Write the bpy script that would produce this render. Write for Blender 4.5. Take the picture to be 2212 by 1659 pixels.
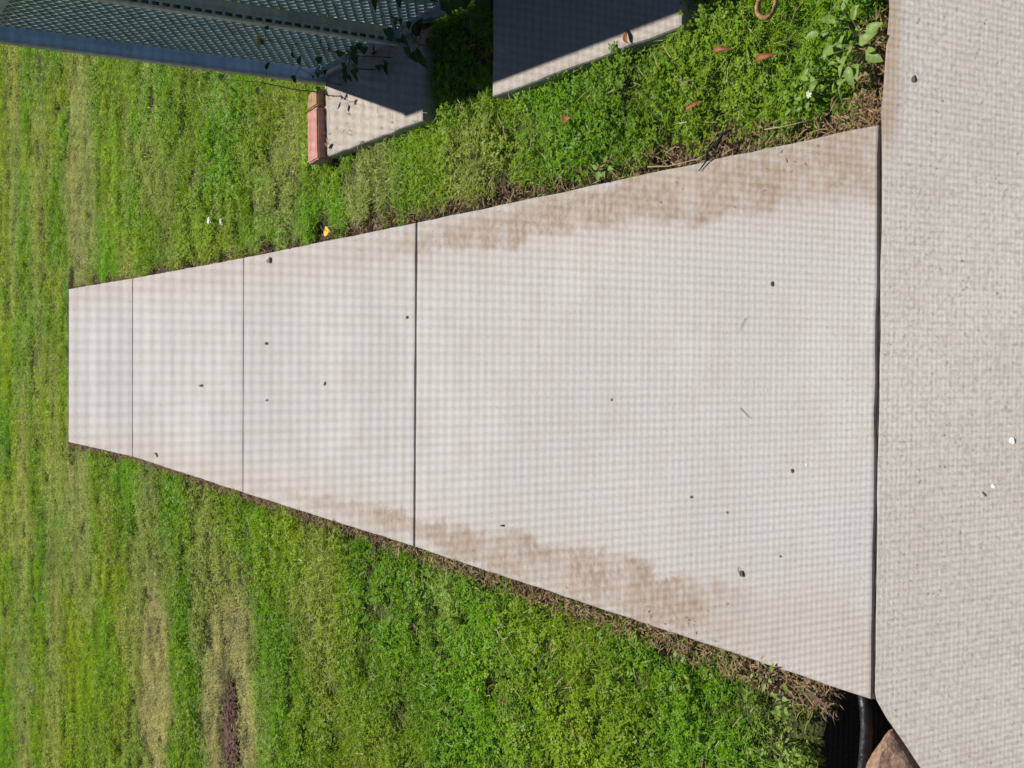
import bpy, bmesh, math, random
import numpy as np
from mathutils import Vector, Matrix, noise as mnoise

# ------------------------------------------------------------------ scene, camera, light
for o in list(bpy.data.objects):
    bpy.data.objects.remove(o, do_unlink=True)
scene = bpy.context.scene
COL = scene.collection
rng = np.random.default_rng(7)
random.seed(7)

CAM_H = 1.4777
PITCH, YAW, ROLL = 0.536471, -0.0291983, 0.00690632
ax = Vector((math.sin(YAW) * math.cos(PITCH), math.cos(YAW) * math.cos(PITCH), -math.sin(PITCH)))
rt = Vector((math.cos(YAW), -math.sin(YAW), 0))
dn = ax.cross(rt)
c_, s_ = math.cos(ROLL), math.sin(ROLL)
rt, dn = rt * c_ + dn * s_, dn * c_ - rt * s_
cam_d = bpy.data.cameras.new('camera')
cam = bpy.data.objects.new('camera', cam_d)
COL.objects.link(cam)
# the phone is held on its side: world up points to the left of the picture
cam.matrix_world = Matrix(((dn.x, rt.x, -ax.x, 0.0), (dn.y, rt.y, -ax.y, 0.0), (dn.z, rt.z, -ax.z, CAM_H), (0, 0, 0, 1)))
cam_d.sensor_fit = 'HORIZONTAL'
cam_d.sensor_width = 36.0
cam_d.lens = 36.0 * 2600.0 / 2212.0
cam_d.clip_start = 0.01
cam_d.clip_end = 500
cam_d.dof.use_dof = True
cam_d.dof.focus_distance = 2.7
cam_d.dof.aperture_fstop = 48.0
scene.camera = cam

SUN_EL, SUN_AZ = math.radians(58.2), math.radians(17.9)      # azimuth from +Y towards +X
world = bpy.data.worlds.new('World')
scene.world = world
world.use_nodes = True
wn = world.node_tree
for n in list(wn.nodes):
    wn.nodes.remove(n)
sky = wn.nodes.new('ShaderNodeTexSky')
sky.sky_type = 'NISHITA'
sky.sun_disc = False
sky.sun_elevation = SUN_EL
sky.sun_rotation = SUN_AZ
sky.altitude = 1600
sky.air_density = 0.75
sky.dust_density = 0.4
bg = wn.nodes.new('ShaderNodeBackground')
bg.inputs['Strength'].default_value = 0.05
wo = wn.nodes.new('ShaderNodeOutputWorld')
wn.links.new(sky.outputs[0], bg.inputs['Color'])
wn.links.new(bg.outputs[0], wo.inputs['Surface'])
sun_d = bpy.data.lights.new('sun', 'SUN')
sun_d.energy = 5.0
sun_d.angle = math.radians(0.53)
sun_d.color = (1.0, 0.955, 0.89)
sun = bpy.data.objects.new('sun', sun_d)
COL.objects.link(sun)
sv = Vector((math.sin(SUN_AZ) * math.cos(SUN_EL), math.cos(SUN_AZ) * math.cos(SUN_EL), math.sin(SUN_EL)))
sun.rotation_euler = sv.to_track_quat('Z', 'Y').to_euler()
sun.location = sv * 20
vs = scene.view_settings
vs.view_transform = 'Standard'
vs.look = 'None'
vs.exposure = 0.30
vs.gamma = 1.0
vs.use_curve_mapping = False
scene.render.engine = 'CYCLES'
scene.render.resolution_x, scene.render.resolution_y = 1024, 768

# ------------------------------------------------------------------ helpers
def tag(o, label=None, cat=None, group=None, kind=None):
    if label: o['label'] = label
    if cat: o['category'] = cat
    if group: o['group'] = group
    if kind: o['kind'] = kind
    return o

def empty(name, loc=(0, 0, 0), rz=0.0):
    o = bpy.data.objects.new(name, None)
    o.empty_display_size = 0.05
    COL.objects.link(o)
    o.location = loc
    o.rotation_euler = (0, 0, rz)
    return o

class MB:
    def __init__(s):
        s.v, s.f, s.m = [], [], []
    def add(s, vs_, fs_, mi=0):
        b = len(s.v)
        s.v.extend([tuple(p) for p in vs_])
        for f in fs_:
            s.f.append(tuple(b + i for i in f)); s.m.append(mi)
    def box(s, x0, x1, y0, y1, z0, z1, mi=0):
        s.add([(x0, y0, z0), (x1, y0, z0), (x1, y1, z0), (x0, y1, z0), (x0, y0, z1), (x1, y0, z1), (x1, y1, z1), (x0, y1, z1)],
              [(0, 3, 2, 1), (4, 5, 6, 7), (0, 1, 5, 4), (1, 2, 6, 5), (2, 3, 7, 6), (3, 0, 4, 7)], mi)
    def tube(s, pts, r, n=8, mi=0, taper=None):
        pts = [Vector(p) for p in pts]
        rings = []
        for i, p in enumerate(pts):
            d = (pts[min(i + 1, len(pts) - 1)] - pts[max(i - 1, 0)]).normalized()
            u = d.cross(Vector((0, 0, 1)))
            if u.length < 1e-4: u = Vector((1, 0, 0))
            u.normalize(); w = d.cross(u)
            rr = r if taper is None else r * (1 + (taper - 1) * i / (len(pts) - 1))
            rings.append([p + u * rr * math.cos(6.28318 * k / n) + w * rr * math.sin(6.28318 * k / n) for k in range(n)])
        vs_ = [q for g in rings for q in g]
        fs_ = []
        for i in range(len(pts) - 1):
            for k in range(n):
                a, b = i * n + k, i * n + (k + 1) % n
                fs_.append((a, b, b + n, a + n))
        fs_.append(tuple(range(n - 1, -1, -1)))
        fs_.append(tuple((len(pts) - 1) * n + k for k in range(n)))
        s.add(vs_, fs_, mi)
    def leaf(s, base, d, up, L, W, curl=0.15, fold=0.12, mi=0, seg=4, shape=1.0):
        """a leaf with a folded midrib and its own curve"""
        base = Vector(base); d = Vector(d).normalized(); up = Vector(up)
        side = d.cross(up).normalized(); up = side.cross(d).normalized()
        vs_, fs_ = [], []
        for i in range(seg + 1):
            t = i / seg
            w = W * 0.5 * (math.sin(math.pi * min(1, t ** shape * 0.98 + 0.02)) ** 0.8)
            c = base + d * (L * t) - up * (curl * L * t * t)
            e = up * (fold * w * 2)
            vs_ += [c - side * w + e, c, c + side * w + e]
        for i in range(seg):
            a = i * 3
            fs_ += [(a, a + 1, a + 4, a + 3), (a + 1, a + 2, a + 5, a + 4)]
        s.add(vs_, fs_, mi)
    def mesh(s, name, mats, smooth=False):
        me = bpy.data.meshes.new(name)
        me.from_pydata(s.v, [], s.f)
        for m in (mats if isinstance(mats, (list, tuple)) else [mats]):
            me.materials.append(m)
        me.polygons.foreach_set('material_index', s.m)
        if smooth:
            me.polygons.foreach_set('use_smooth', [True] * len(me.polygons))
        me.update()
        return me
    def build(s, name, mats, parent=None, smooth=False):
        return obj(name, s.mesh(name, mats, smooth), parent)

def obj(name, me, parent=None):
    o = bpy.data.objects.new(name, me)
    COL.objects.link(o)
    if parent is not None: o.parent = parent
    return o

def bevel_mesh(me, w, seg=2):
    bm = bmesh.new(); bm.from_mesh(me)
    bmesh.ops.remove_doubles(bm, verts=bm.verts, dist=1e-6)
    bmesh.ops.bevel(bm, geom=list(bm.edges), offset=w, segments=seg, affect='EDGES', profile=0.5)
    bm.to_mesh(me); bm.free(); me.update()
    return me

# ------------------------------------------------------------------ material helpers
class NT:
    def __init__(s, name):
        s.mat = bpy.data.materials.new(name)
        s.mat.use_nodes = True
        s.t = s.mat.node_tree
        s.t.nodes.clear()
        s.out = s.t.nodes.new('ShaderNodeOutputMaterial')
    def n(s, typ, **kw):
        nd = s.t.nodes.new(typ)
        for k, v in kw.items():
            if k.startswith('i_'):
                nd.inputs[k[2:].replace('_', ' ')].default_value = v
            else:
                setattr(nd, k, v)
        return nd
    def l(s, a, b): s.t.links.new(a, b)
    def put(s, sock, v):
        if isinstance(v, (int, float)): sock.default_value = v
        elif isinstance(v, (tuple, list)): sock.default_value = tuple(v) if len(v) == len(sock.default_value) else (*v, 1.0)
        else: s.l(v, sock)
    def math(s, op, a, b=0.0, c=None, clamp=False):
        nd = s.n('ShaderNodeMath', operation=op, use_clamp=clamp)
        s.put(nd.inputs[0], a); s.put(nd.inputs[1], b)
        if c is not None: s.put(nd.inputs[2], c)
        return nd.outputs[0]
    def mr(s, v, a, b, c=0.0, d=1.0, smooth=True):
        nd = s.n('ShaderNodeMapRange')
        nd.interpolation_type = 'SMOOTHSTEP' if smooth else 'LINEAR'
        s.put(nd.inputs[0], v); s.put(nd.inputs[1], a); s.put(nd.inputs[2], b); s.put(nd.inputs[3], c); s.put(nd.inputs[4], d)
        return nd.outputs[0]
    def mix(s, f, a, b, mode='MIX'):
        nd = s.n('ShaderNodeMix', data_type='RGBA', blend_type=mode)
        s.put(nd.inputs[0], f); s.put(nd.inputs[6], a); s.put(nd.inputs[7], b)
        return nd.outputs[2]
    def noise(s, vec, scale, detail=4.0, rough=0.55, dist=0.0):
        nd = s.n('ShaderNodeTexNoise')
        s.l(vec, nd.inputs['Vector'])
        nd.inputs['Scale'].default_value = scale
        nd.inputs['Detail'].default_value = detail
        nd.inputs['Roughness'].default_value = rough
        nd.inputs['Distortion'].default_value = dist
        return nd.outputs['Fac']
    def scalev(s, vec, x, y, z):
        nd = s.n('ShaderNodeVectorMath', operation='MULTIPLY')
        s.l(vec, nd.inputs[0]); nd.inputs[1].default_value = (x, y, z)
        return nd.outputs[0]
    def bump(s, h, strength=0.3, dist=0.01):
        nd = s.n('ShaderNodeBump')
        nd.inputs['Strength'].default_value = strength
        nd.inputs['Distance'].default_value = dist
        s.l(h, nd.inputs['Height'])
        return nd.outputs[0]
    def principled(s, col, rough=0.8, normal=None, spec=0.3, metallic=0.0):
        p = s.n('ShaderNodeBsdfPrincipled')
        s.put(p.inputs['Base Color'], col)
        s.put(p.inputs['Roughness'], rough)
        s.put(p.inputs['Specular IOR Level'], spec)
        s.put(p.inputs['Metallic'], metallic)
        if normal is not None: s.l(normal, p.inputs['Normal'])
        s.l(p.outputs[0], s.out.inputs[0])
        return p

def concrete(name, base, rough_grain=0.4, stains=True, pits=0.5, patio=False):
    t = NT(name)
    pos = t.n('ShaderNodeNewGeometry').outputs['Position']
    sep = t.n('ShaderNodeSeparateXYZ'); t.l(pos, sep.inputs[0])
    x, y = sep.outputs[0], sep.outputs[1]
    big = t.noise(pos, 1.3, 3, 0.6)
    mid = t.noise(pos, 9.0, 5, 0.65)
    fine = t.noise(pos, 140.0, 3, 0.7)
    grain = t.noise(pos, 420.0, 2, 0.6)
    dark = tuple(c * 0.94 for c in base); lite = tuple(min(1, c * 1.05) for c in base)
    col = t.mix(t.mr(big, 0.35, 0.68), dark, lite)
    col = t.mix(t.mr(mid, 0.42, 0.72, 0.0, 0.30), col, (base[0] * 0.80, base[1] * 0.72, base[2] * 0.64))
    col = t.mix(t.math('MULTIPLY', t.mr(fine, 0.40, 0.80), rough_grain), col, tuple(c * 0.55 for c in base))
    col = t.mix(t.math('MULTIPLY', t.mr(grain, 0.55, 0.75), rough_grain * 0.8), col, tuple(min(1, c * 1.35) for c in base))
    # pits and pinholes
    vor = t.n('ShaderNodeTexVoronoi', feature='F1'); t.l(pos, vor.inputs['Vector']); vor.inputs['Scale'].default_value = 120.0
    pit = t.mr(vor.outputs['Distance'], 0.10, 0.22, 1.0, 0.0)
    pit = t.math('MULTIPLY', pit, t.mr(t.noise(pos, 35.0, 2), 0.50, 0.66))
    col = t.mix(t.math('MULTIPLY', pit, pits), col, (0.13, 0.11, 0.09))
    if stains:
        nz = t.noise(pos, 6.0, 6, 0.68, 0.6)
        nzf = t.noise(pos, 45.0, 4, 0.7)
        wob = t.math('MULTIPLY_ADD', nz, 0.16, -0.08)
        for side in (0, 1):
            if side == 0:
                d = t.math('SUBTRACT', 0.363, x)
                inner = t.mr(y, 3.4, 1.5, 0.085, 0.115, False)
                outer = t.mr(y, 3.0, 1.5, 0.040, -0.02, False)
                amt = t.mr(y, 3.6, 2.6, 0.18, 1.0)
            else:
                d = t.math('ADD', x, 0.543)
                inner = t.mr(y, 4.4, 2.0, 0.060, 0.125, False)
                outer = t.mr(y, 3.4, 2.0, 0.035, 0.005, False)
                amt = t.math('MULTIPLY', t.mr(y, 4.8, 3.0, 0.15, 1.0), t.mr(y, 1.60, 1.80, 0.15, 1.0))
            dd = t.math('ADD', d, wob)
            m = t.mr(t.math('SUBTRACT', inner, dd), -0.004, 0.022)
            m = t.math('MULTIPLY', m, t.mr(t.math('SUBTRACT', dd, outer), -0.03, 0.02))
            m = t.math('MULTIPLY', m, t.math('MULTIPLY', t.mr(nzf, 0.28, 0.66, 0.25, 1.0), t.mr(t.noise(pos, 7.0, 4, 0.65), 0.36, 0.58, 0.38, 1.0)))
            m = t.math('MULTIPLY', t.math('MULTIPLY', m, amt), 0.90)
            col = t.mix(m, col, (0.235, 0.158, 0.100))
            film = t.math('MULTIPLY', t.mr(t.math('ADD', d, wob), 0.0, 0.22, 0.40, 0.0), t.mr(nz, 0.35, 0.65, 0.4, 1.0))
            col = t.mix(film, col, (0.39, 0.315, 0.25))
    if patio:
        d = t.math('SUBTRACT', 1.352, y)
        m = t.math('MULTIPLY', t.mr(d, 0.025, 0.055, 0.85, 0.0), t.mr(x, 0.30, 0.37))
        m = t.math('MULTIPLY', m, t.mr(t.noise(pos, 30.0, 4, 0.7), 0.25, 0.6, 0.5, 1.0))
        col = t.mix(m, col, (0.30, 0.225, 0.160))
        nz = t.noise(pos, 14.0, 4, 0.7)
        col = t.mix(t.mr(nz, 0.55, 0.75, 0.0, 0.35), col, tuple(c * 0.72 for c in base))
    h = t.math('ADD', t.math('MULTIPLY', fine, 0.6), t.math('MULTIPLY', grain, 0.4))
    h = t.math('SUBTRACT', h, t.math('MULTIPLY', pit, 0.8))
    t.principled(col, 0.88, t.bump(h, 0.55 if patio else 0.30, 0.003), 0.25)
    return t.mat

def foliage(name, ca, cb, cdry, use_inst=True, transl=0.35, gloss=0.10):
    t = NT(name)
    geo = t.n('ShaderNodeNewGeometry')
    isl = geo.outputs['Random Per Island']
    col = t.mix(isl, ca, cb)
    if use_inst:
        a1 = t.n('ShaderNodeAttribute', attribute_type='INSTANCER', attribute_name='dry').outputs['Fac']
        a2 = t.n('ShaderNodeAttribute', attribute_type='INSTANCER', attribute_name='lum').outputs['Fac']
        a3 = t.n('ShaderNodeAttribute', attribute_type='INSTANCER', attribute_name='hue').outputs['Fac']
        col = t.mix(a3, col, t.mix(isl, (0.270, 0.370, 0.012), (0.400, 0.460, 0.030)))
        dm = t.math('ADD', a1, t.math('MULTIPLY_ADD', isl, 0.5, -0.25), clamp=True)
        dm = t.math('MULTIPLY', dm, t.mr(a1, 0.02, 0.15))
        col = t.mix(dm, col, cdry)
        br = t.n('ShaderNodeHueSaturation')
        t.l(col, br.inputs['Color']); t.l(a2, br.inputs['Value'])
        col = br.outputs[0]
    d = t.n('ShaderNodeBsdfDiffuse'); t.put(d.inputs[0], col)
    tr = t.n('ShaderNodeBsdfTranslucent'); t.put(tr.inputs[0], col)
    g = t.n('ShaderNodeBsdfGlossy'); g.inputs['Roughness'].default_value = 0.42
    g.inputs[0].default_value = (0.9, 0.95, 0.9, 1)
    m1 = t.n('ShaderNodeMixShader'); m1.inputs[0].default_value = transl
    t.l(d.outputs[0], m1.inputs[1]); t.l(tr.outputs[0], m1.inputs[2])
    m2 = t.n('ShaderNodeMixShader')
    lw = t.n('ShaderNodeLayerWeight'); lw.inputs[0].default_value = 0.5
    t.l(t.math('MULTIPLY_ADD', t.math('POWER', lw.outputs['Facing'], 4.0), 0.03, gloss * 0.09), m2.inputs[0])
    t.l(m1.outputs[0], m2.inputs[1]); t.l(g.outputs[0], m2.inputs[2])
    t.l(m2.outputs[0], t.out.inputs[0])
    return t.mat

def soil_mat(name, a, b, scale=40, bumpd=0.02):
    t = NT(name)
    pos = t.n('ShaderNodeNewGeometry').outputs['Position']
    n1 = t.noise(pos, scale, 6, 0.7)
    n2 = t.noise(pos, 3.0, 3, 0.6)
    col = t.mix(t.mr(n1, 0.3, 0.72), a, b)
    col = t.mix(t.mr(n2, 0.4, 0.7, 0, 0.4), col, tuple(c * 0.5 for c in a))
    t.principled(col, 0.95, t.bump(n1, 0.9, bumpd), 0.15)
    return t.mat

def plain(name, col, rough=0.6, spec=0.4, var=0.25, scale=60, metallic=0.0, bumpd=0.0, coordobj=False):
    t = NT(name)
    if coordobj:
        pos = t.n('ShaderNodeTexCoord').outputs['Object']
    else:
        pos = t.n('ShaderNodeNewGeometry').outputs['Position']
    n1 = t.noise(pos, scale, 5, 0.65)
    c = t.mix(t.mr(n1, 0.3, 0.7), tuple(v * (1 - var) for v in col), tuple(min(1, v * (1 + var)) for v in col))
    nm = t.bump(n1, 0.6, bumpd) if bumpd else None
    t.principled(c, t.mr(n1, 0.3, 0.7, max(0.05, rough - 0.12), min(1, rough + 0.12)), nm, spec, metallic)
    return t.mat

M = {}
M['slab'] = concrete('concrete_walkway', (0.440, 0.424, 0.410), 0.42, True, 0.55)
M['slab_far'] = concrete('concrete_walkway_far', (0.425, 0.412, 0.402), 0.25, True, 0.4)
M['patio'] = concrete('concrete_patio', (0.415, 0.395, 0.370), 0.85, False, 1.0, True)
M['pad'] = concrete('concrete_pad', (0.43, 0.385, 0.34), 0.45, False, 0.8)
def lawn_soil():
    t = NT('lawn_soil')
    pos = t.n('ShaderNodeNewGeometry').outputs['Position']
    sep = t.n('ShaderNodeSeparateXYZ'); t.l(pos, sep.inputs[0])
    n1 = t.noise(pos, 40, 6, 0.7)
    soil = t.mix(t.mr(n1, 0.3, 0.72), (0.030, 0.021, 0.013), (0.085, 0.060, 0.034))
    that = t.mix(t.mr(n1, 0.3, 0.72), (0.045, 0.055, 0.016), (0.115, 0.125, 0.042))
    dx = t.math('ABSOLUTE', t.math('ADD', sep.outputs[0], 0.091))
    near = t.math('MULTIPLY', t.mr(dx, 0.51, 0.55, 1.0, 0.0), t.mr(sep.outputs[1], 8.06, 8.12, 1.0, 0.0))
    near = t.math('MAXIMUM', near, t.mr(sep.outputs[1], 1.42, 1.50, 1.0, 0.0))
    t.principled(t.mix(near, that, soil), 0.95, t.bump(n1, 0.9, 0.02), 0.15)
    return t.mat
M['soil'] = lawn_soil()
M['bed'] = soil_mat('bed_soil', (0.018, 0.014, 0.010), (0.045, 0.033, 0.022))
M['bare'] = soil_mat('bare_soil', (0.085, 0.040, 0.030), (0.22, 0.135, 0.105), 60)
M['grass'] = foliage('grass_blades', (0.130, 0.325, 0.006), (0.265, 0.470, 0.012), (0.62, 0.55, 0.26), True, 0.48)
M['clover'] = foliage('clover_leaves', (0.105, 0.270, 0.006), (0.230, 0.395, 0.012), (0.44, 0.40, 0.14), True, 0.45)
M['straw'] = foliage('straw', (0.34, 0.25, 0.13), (0.52, 0.43, 0.27), (0.4, 0.3, 0.2), False, 0.25)
M['thatch'] = foliage('brown_thatch', (0.12, 0.07, 0.035), (0.40, 0.28, 0.15), (0.4, 0.3, 0.2), False, 0.2)
M['weed'] = foliage('weed_leaves', (0.20, 0.33, 0.055), (0.33, 0.46, 0.13), (0, 0, 0), False, 0.35, 0.12)
M['vine'] = foliage('vine_leaves', (0.020, 0.055, 0.012), (0.040, 0.095, 0.020), (0, 0, 0), False, 0.25, 0.08)
M['stem'] = plain('stem', (0.10, 0.12, 0.04), 0.7)
M['yellow'] = plain('yellow_petal', (0.80, 0.50, 0.01), 0.6, 0.3, 0.15)
M['white_petal'] = plain('white_petal', (0.80, 0.79, 0.74), 0.6, 0.3, 0.06)
M['pale_petal'] = plain('pale_petal', (0.62, 0.66, 0.50), 0.6, 0.3, 0.1)
M['orange_leaf'] = plain('orange_leaf', (0.25, 0.085, 0.026), 0.6, 0.3, 0.4)
M['brown_leaf'] = plain('brown_leaf', (0.10, 0.065, 0.042), 0.7, 0.3, 0.4)
M['grey_leaf'] = plain('grey_leaf', (0.19, 0.155, 0.125), 0.75, 0.3, 0.3)
M['dark_bit'] = plain('dark_bit', (0.085, 0.066, 0.048), 0.8, 0.3, 0.4)
M['tan'] = plain('tan_bark', (0.36, 0.21, 0.10), 0.8, 0.2, 0.45, 90)
M['crumb'] = plain('dirt_crumb', (0.23, 0.155, 0.095), 0.9, 0.2, 0.4)
M['twig'] = plain('twig', (0.028, 0.020, 0.018), 0.8, 0.3, 0.4)
M['black'] = plain('black_plastic', (0.012, 0.012, 0.014), 0.42, 0.5, 0.3, 50, 0.0, 0.004)
M['sheet'] = plain('black_sheet', (0.010, 0.010, 0.010), 0.55, 0.4, 0.4, 30, 0.0, 0.01)
M['wire'] = plain('screen_wire', (0.010, 0.011, 0.012), 0.8, 0.05, 0.1)
M['alu'] = plain('screen_frame', (0.42, 0.42, 0.42), 0.4, 0.5, 0.08)
M['post_sky_blue'] = plain('sky_reflect_blue', (0.20, 0.33, 0.62), 0.34, 0.5, 0.18, 14)  # sky reflected by the shaded end post, put into its base colour
M['post'] = plain('grey_green_paint', (0.25, 0.30, 0.31), 0.42, 0.5, 0.2, 14)
M['strip'] = plain('lit_edge_grey', (0.34, 0.36, 0.35), 0.5, 0.4, 0.15, 40)  # lighter grey paints the extra light caught by the post edges
M['mesh'] = plain('green_coated_steel', (0.27, 0.36, 0.34), 0.26, 0.8, 0.25, 30)
M['rock'] = None
M['joint'] = plain('joint_filler', (0.055, 0.042, 0.037), 0.9, 0.1, 0.6, 70)

def brick_mat():
    t = NT('red_brick')
    pos = t.n('ShaderNodeTexCoord').outputs['Object']
    n1 = t.noise(pos, 28.0, 6, 0.7); n2 = t.noise(pos, 180.0, 3, 0.7); n3 = t.noise(pos, 12.0, 4, 0.6)
    col = t.mix(t.mr(n1, 0.3, 0.7), (0.46, 0.21, 0.175), (0.55, 0.30, 0.26))
    col = t.mix(t.mr(n3, 0.55, 0.75, 0, 0.5), col, (0.42, 0.29, 0.20))
    col = t.mix(t.mr(n2, 0.55, 0.75, 0, 0.5), col, (0.22, 0.09, 0.07))
    t.principled(col, 0.9, t.bump(t.math('ADD', n1, n2), 0.6, 0.004), 0.2)
    return t.mat
def mossy_mat():
    t = NT('mossy_brick')
    pos = t.n('ShaderNodeTexCoord').outputs['Object']
    n1 = t.noise(pos, 40.0, 6, 0.7); n2 = t.noise(pos, 150.0, 3, 0.7)
    col = t.mix(t.mr(n1, 0.3, 0.7), (0.40, 0.20, 0.13), (0.40, 0.29, 0.14))
    col = t.mix(t.mr(n2, 0.5, 0.75, 0, 0.5), col, (0.20, 0.16, 0.06))
    t.principled(col, 0.9, t.bump(t.math('ADD', n1, n2), 0.7, 0.006), 0.2)
    return t.mat
def rock_mat():
    t = NT('brown_rock')
    pos = t.n('ShaderNodeTexCoord').outputs['Object']
    n1 = t.noise(pos, 14.0, 6, 0.7); n2 = t.noise(pos, 70.0, 5, 0.7); n3 = t.noise(pos, 260, 2)
    col = t.mix(t.mr(n1, 0.3, 0.7), (0.24, 0.135, 0.085), (0.36, 0.235, 0.165))
    col = t.mix(t.mr(n2, 0.60, 0.72, 0, 0.8), col, (0.09, 0.035, 0.025))
    col = t.mix(t.mr(n3, 0.55, 0.8, 0, 0.3), col, (0.45, 0.34, 0.25))
    t.principled(col, 0.85, t.bump(t.math('ADD', n1, t.math('MULTIPLY', n2, 0.6)), 0.7, 0.012), 0.25)
    return t.mat
M['brick'], M['mossy'], M['rock'] = brick_mat(), mossy_mat(), rock_mat()

# ------------------------------------------------------------------ ground
WALK_R = [(0.385, 7.94), (0.369, 6.275), (0.360, 4.508), (0.361, 3.010), (0.368, 1.352)]
WALK_L = [(-0.580, 7.95), (-0.542, 6.278), (-0.544, 4.509), (-0.540, 3.012), (-0.550, 1.350)]
PATIO = [(1.9, 1.338), (0.600, 1.340), (0.545, 1.336), (0.385, 1.349), (0.30, 1.3455), (-0.535, 1.3435), (-0.548, 1.340), (-0.572, 1.318),
         (-0.600, 1.284), (-0.640, 1.240), (-0.720, 1.150), (-0.90, 0.97), (-1.9, 0.93), (-1.9, -2.0), (1.9, -2.0)]
PADS = [((0.632, 1.08), (2.975, 3.690)), ((0.632, 1.08), (1.853, 2.593))]
GZ = -0.045

def in_poly(px, py, poly):
    inside = np.zeros(px.shape, bool)
    n = len(poly)
    for i in range(n):
        x0, y0 = poly[i]; x1, y1 = poly[(i + 1) % n]
        c = ((y0 > py) != (y1 > py)) & (px < (x1 - x0) * (py - y0) / (y1 - y0 + 1e-12) + x0)
        inside ^= c
    return inside

def walk_edges(y):
    ys = np.array([p[1] for p in WALK_R])[::-1]
    xr = np.interp(y, ys, np.array([p[0] for p in WALK_R])[::-1])
    ys2 = np.array([p[1] for p in WALK_L])[::-1]
    xl = np.interp(y, ys2, np.array([p[0] for p in WALK_L])[::-1])
    return xl, xr

def vnoise(x, y, s, seed=0):
    """smooth value noise, 0..1"""
    r = np.random.default_rng(seed).random((128, 128))
    X, Y = x * s + 37.3, y * s + 11.7
    i, j = np.floor(X).astype(int), np.floor(Y).astype(int)
    fx, fy = X - i, Y - j
    fx, fy = fx * fx * (3 - 2 * fx), fy * fy * (3 - 2 * fy)
    g = lambda a, b: r[a % 128, b % 128]
    return (g(i, j) * (1 - fx) + g(i + 1, j) * fx) * (1 - fy) + (g(i, j + 1) * (1 - fx) + g(i + 1, j + 1) * fx) * fy

def fbm(x, y, s, seed=0):
    return (vnoise(x, y, s, seed) + 0.5 * vnoise(x, y, s * 2.1, seed + 1) + 0.25 * vnoise(x, y, s * 4.3, seed + 2)) / 1.75

def pit_depth(x, y):
    return np.exp(-(((x + 0.680) / 0.115) ** 4 + ((y - 1.425) / 0.068) ** 4))

def ground_z(x, y):
    z = GZ + (fbm(x, y, 6.0, 5) - 0.5) * 0.02
    z = z - 0.11 * pit_depth(x, y)
    xl, xr = walk_edges(y)
    z = z + 0.036 * np.exp(-((y - 8.015) / 0.050) ** 4) * ((x > -0.72) & (x < 0.52))  # raised strip of dark soil past the slab end stands in for shaded grass
    z = z - 0.030 * np.exp(-((x - xr - 0.012) / 0.026) ** 4) * ((y > 1.4) & (y < 7.9)) * (0.4 + 0.9 * fbm(x * 0 + 0.3, y, 2.3, 33))
    return z

xl_ = np.concatenate([np.linspace(-60, -8, 12), np.linspace(-7, -1.5, 28), np.arange(-1.4, 1.31, 0.022), np.linspace(1.4, 7, 28), np.linspace(8, 60, 12)])
yl_ = np.concatenate([np.linspace(-30, -3, 8), np.linspace(-2, 0.8, 10), np.arange(0.9, 4.2, 0.022), np.linspace(4.3, 7.8, 26), np.arange(7.86, 8.20, 0.03), np.linspace(8.3, 14, 40), np.linspace(15, 90, 14)])
gx, gy = np.meshgrid(xl_, yl_, indexing='ij')
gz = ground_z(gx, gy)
nx, ny = gx.shape
verts = np.stack([gx.ravel(), gy.ravel(), gz.ravel()], -1)
idx = np.arange(nx * ny).reshape(nx, ny)
quads = np.stack([idx[:-1, :-1].ravel(), idx[1:, :-1].ravel(), idx[1:, 1:].ravel(), idx[:-1, 1:].ravel()], -1)
me = bpy.data.meshes.new('lawn_ground')
me.from_pydata(verts.tolist(), [], quads.tolist())
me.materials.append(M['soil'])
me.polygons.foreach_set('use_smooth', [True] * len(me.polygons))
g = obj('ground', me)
tag(g, 'dark brown soil under the lawn', 'ground', kind='structure')

def slab(name, poly, mat, parent=None, z0=-0.10, z1=0.0, bev=0.006, wob=0.0, step=0.05):
    """a concrete slab with slightly uneven, rounded edges"""
    pts = []
    n = len(poly)
    for i in range(n):
        a, b = Vector(poly[i]), Vector(poly[(i + 1) % n])
        L = (b - a).length
        k = max(1, int(L / step)) if wob else 1
        nrm = Vector((-(b - a).y, (b - a).x)).normalized()
        for j in range(k):
            p = a.lerp(b, j / k)
            w = 0 if j == 0 else wob * (mnoise.noise(Vector((p.x * 14, p.y * 14, 1.3))) + 0.6 * mnoise.noise(Vector((p.x * 45, p.y * 45, 4.3))))
            pts.append(p + nrm * w)
    bm = bmesh.new()
    top = [bm.verts.new((p.x, p.y, z1)) for p in pts]
    bot = [bm.verts.new((p.x, p.y, z0)) for p in pts]
    m = len(pts)
    ft = bm.faces.new(top)
    bm.faces.new(list(reversed(bot)))
    for i in range(m):
        bm.faces.new((top[i], bot[i], bot[(i + 1) % m], top[(i + 1) % m]))
    bmesh.ops.recalc_face_normals(bm, faces=bm.faces)
    te = [e for e in ft.edges]
    bmesh.ops.bevel(bm, geom=te, offset=bev, segments=2, affect='EDGES', profile=0.5)
    bmesh.ops.triangulate(bm, faces=[f for f in bm.faces if len(f.verts) > 4])
    me = bpy.data.meshes.new(name)
    bm.to_mesh(me); bm.free()
    me.materials.append(mat)
    return obj(name, me, parent)

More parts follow.
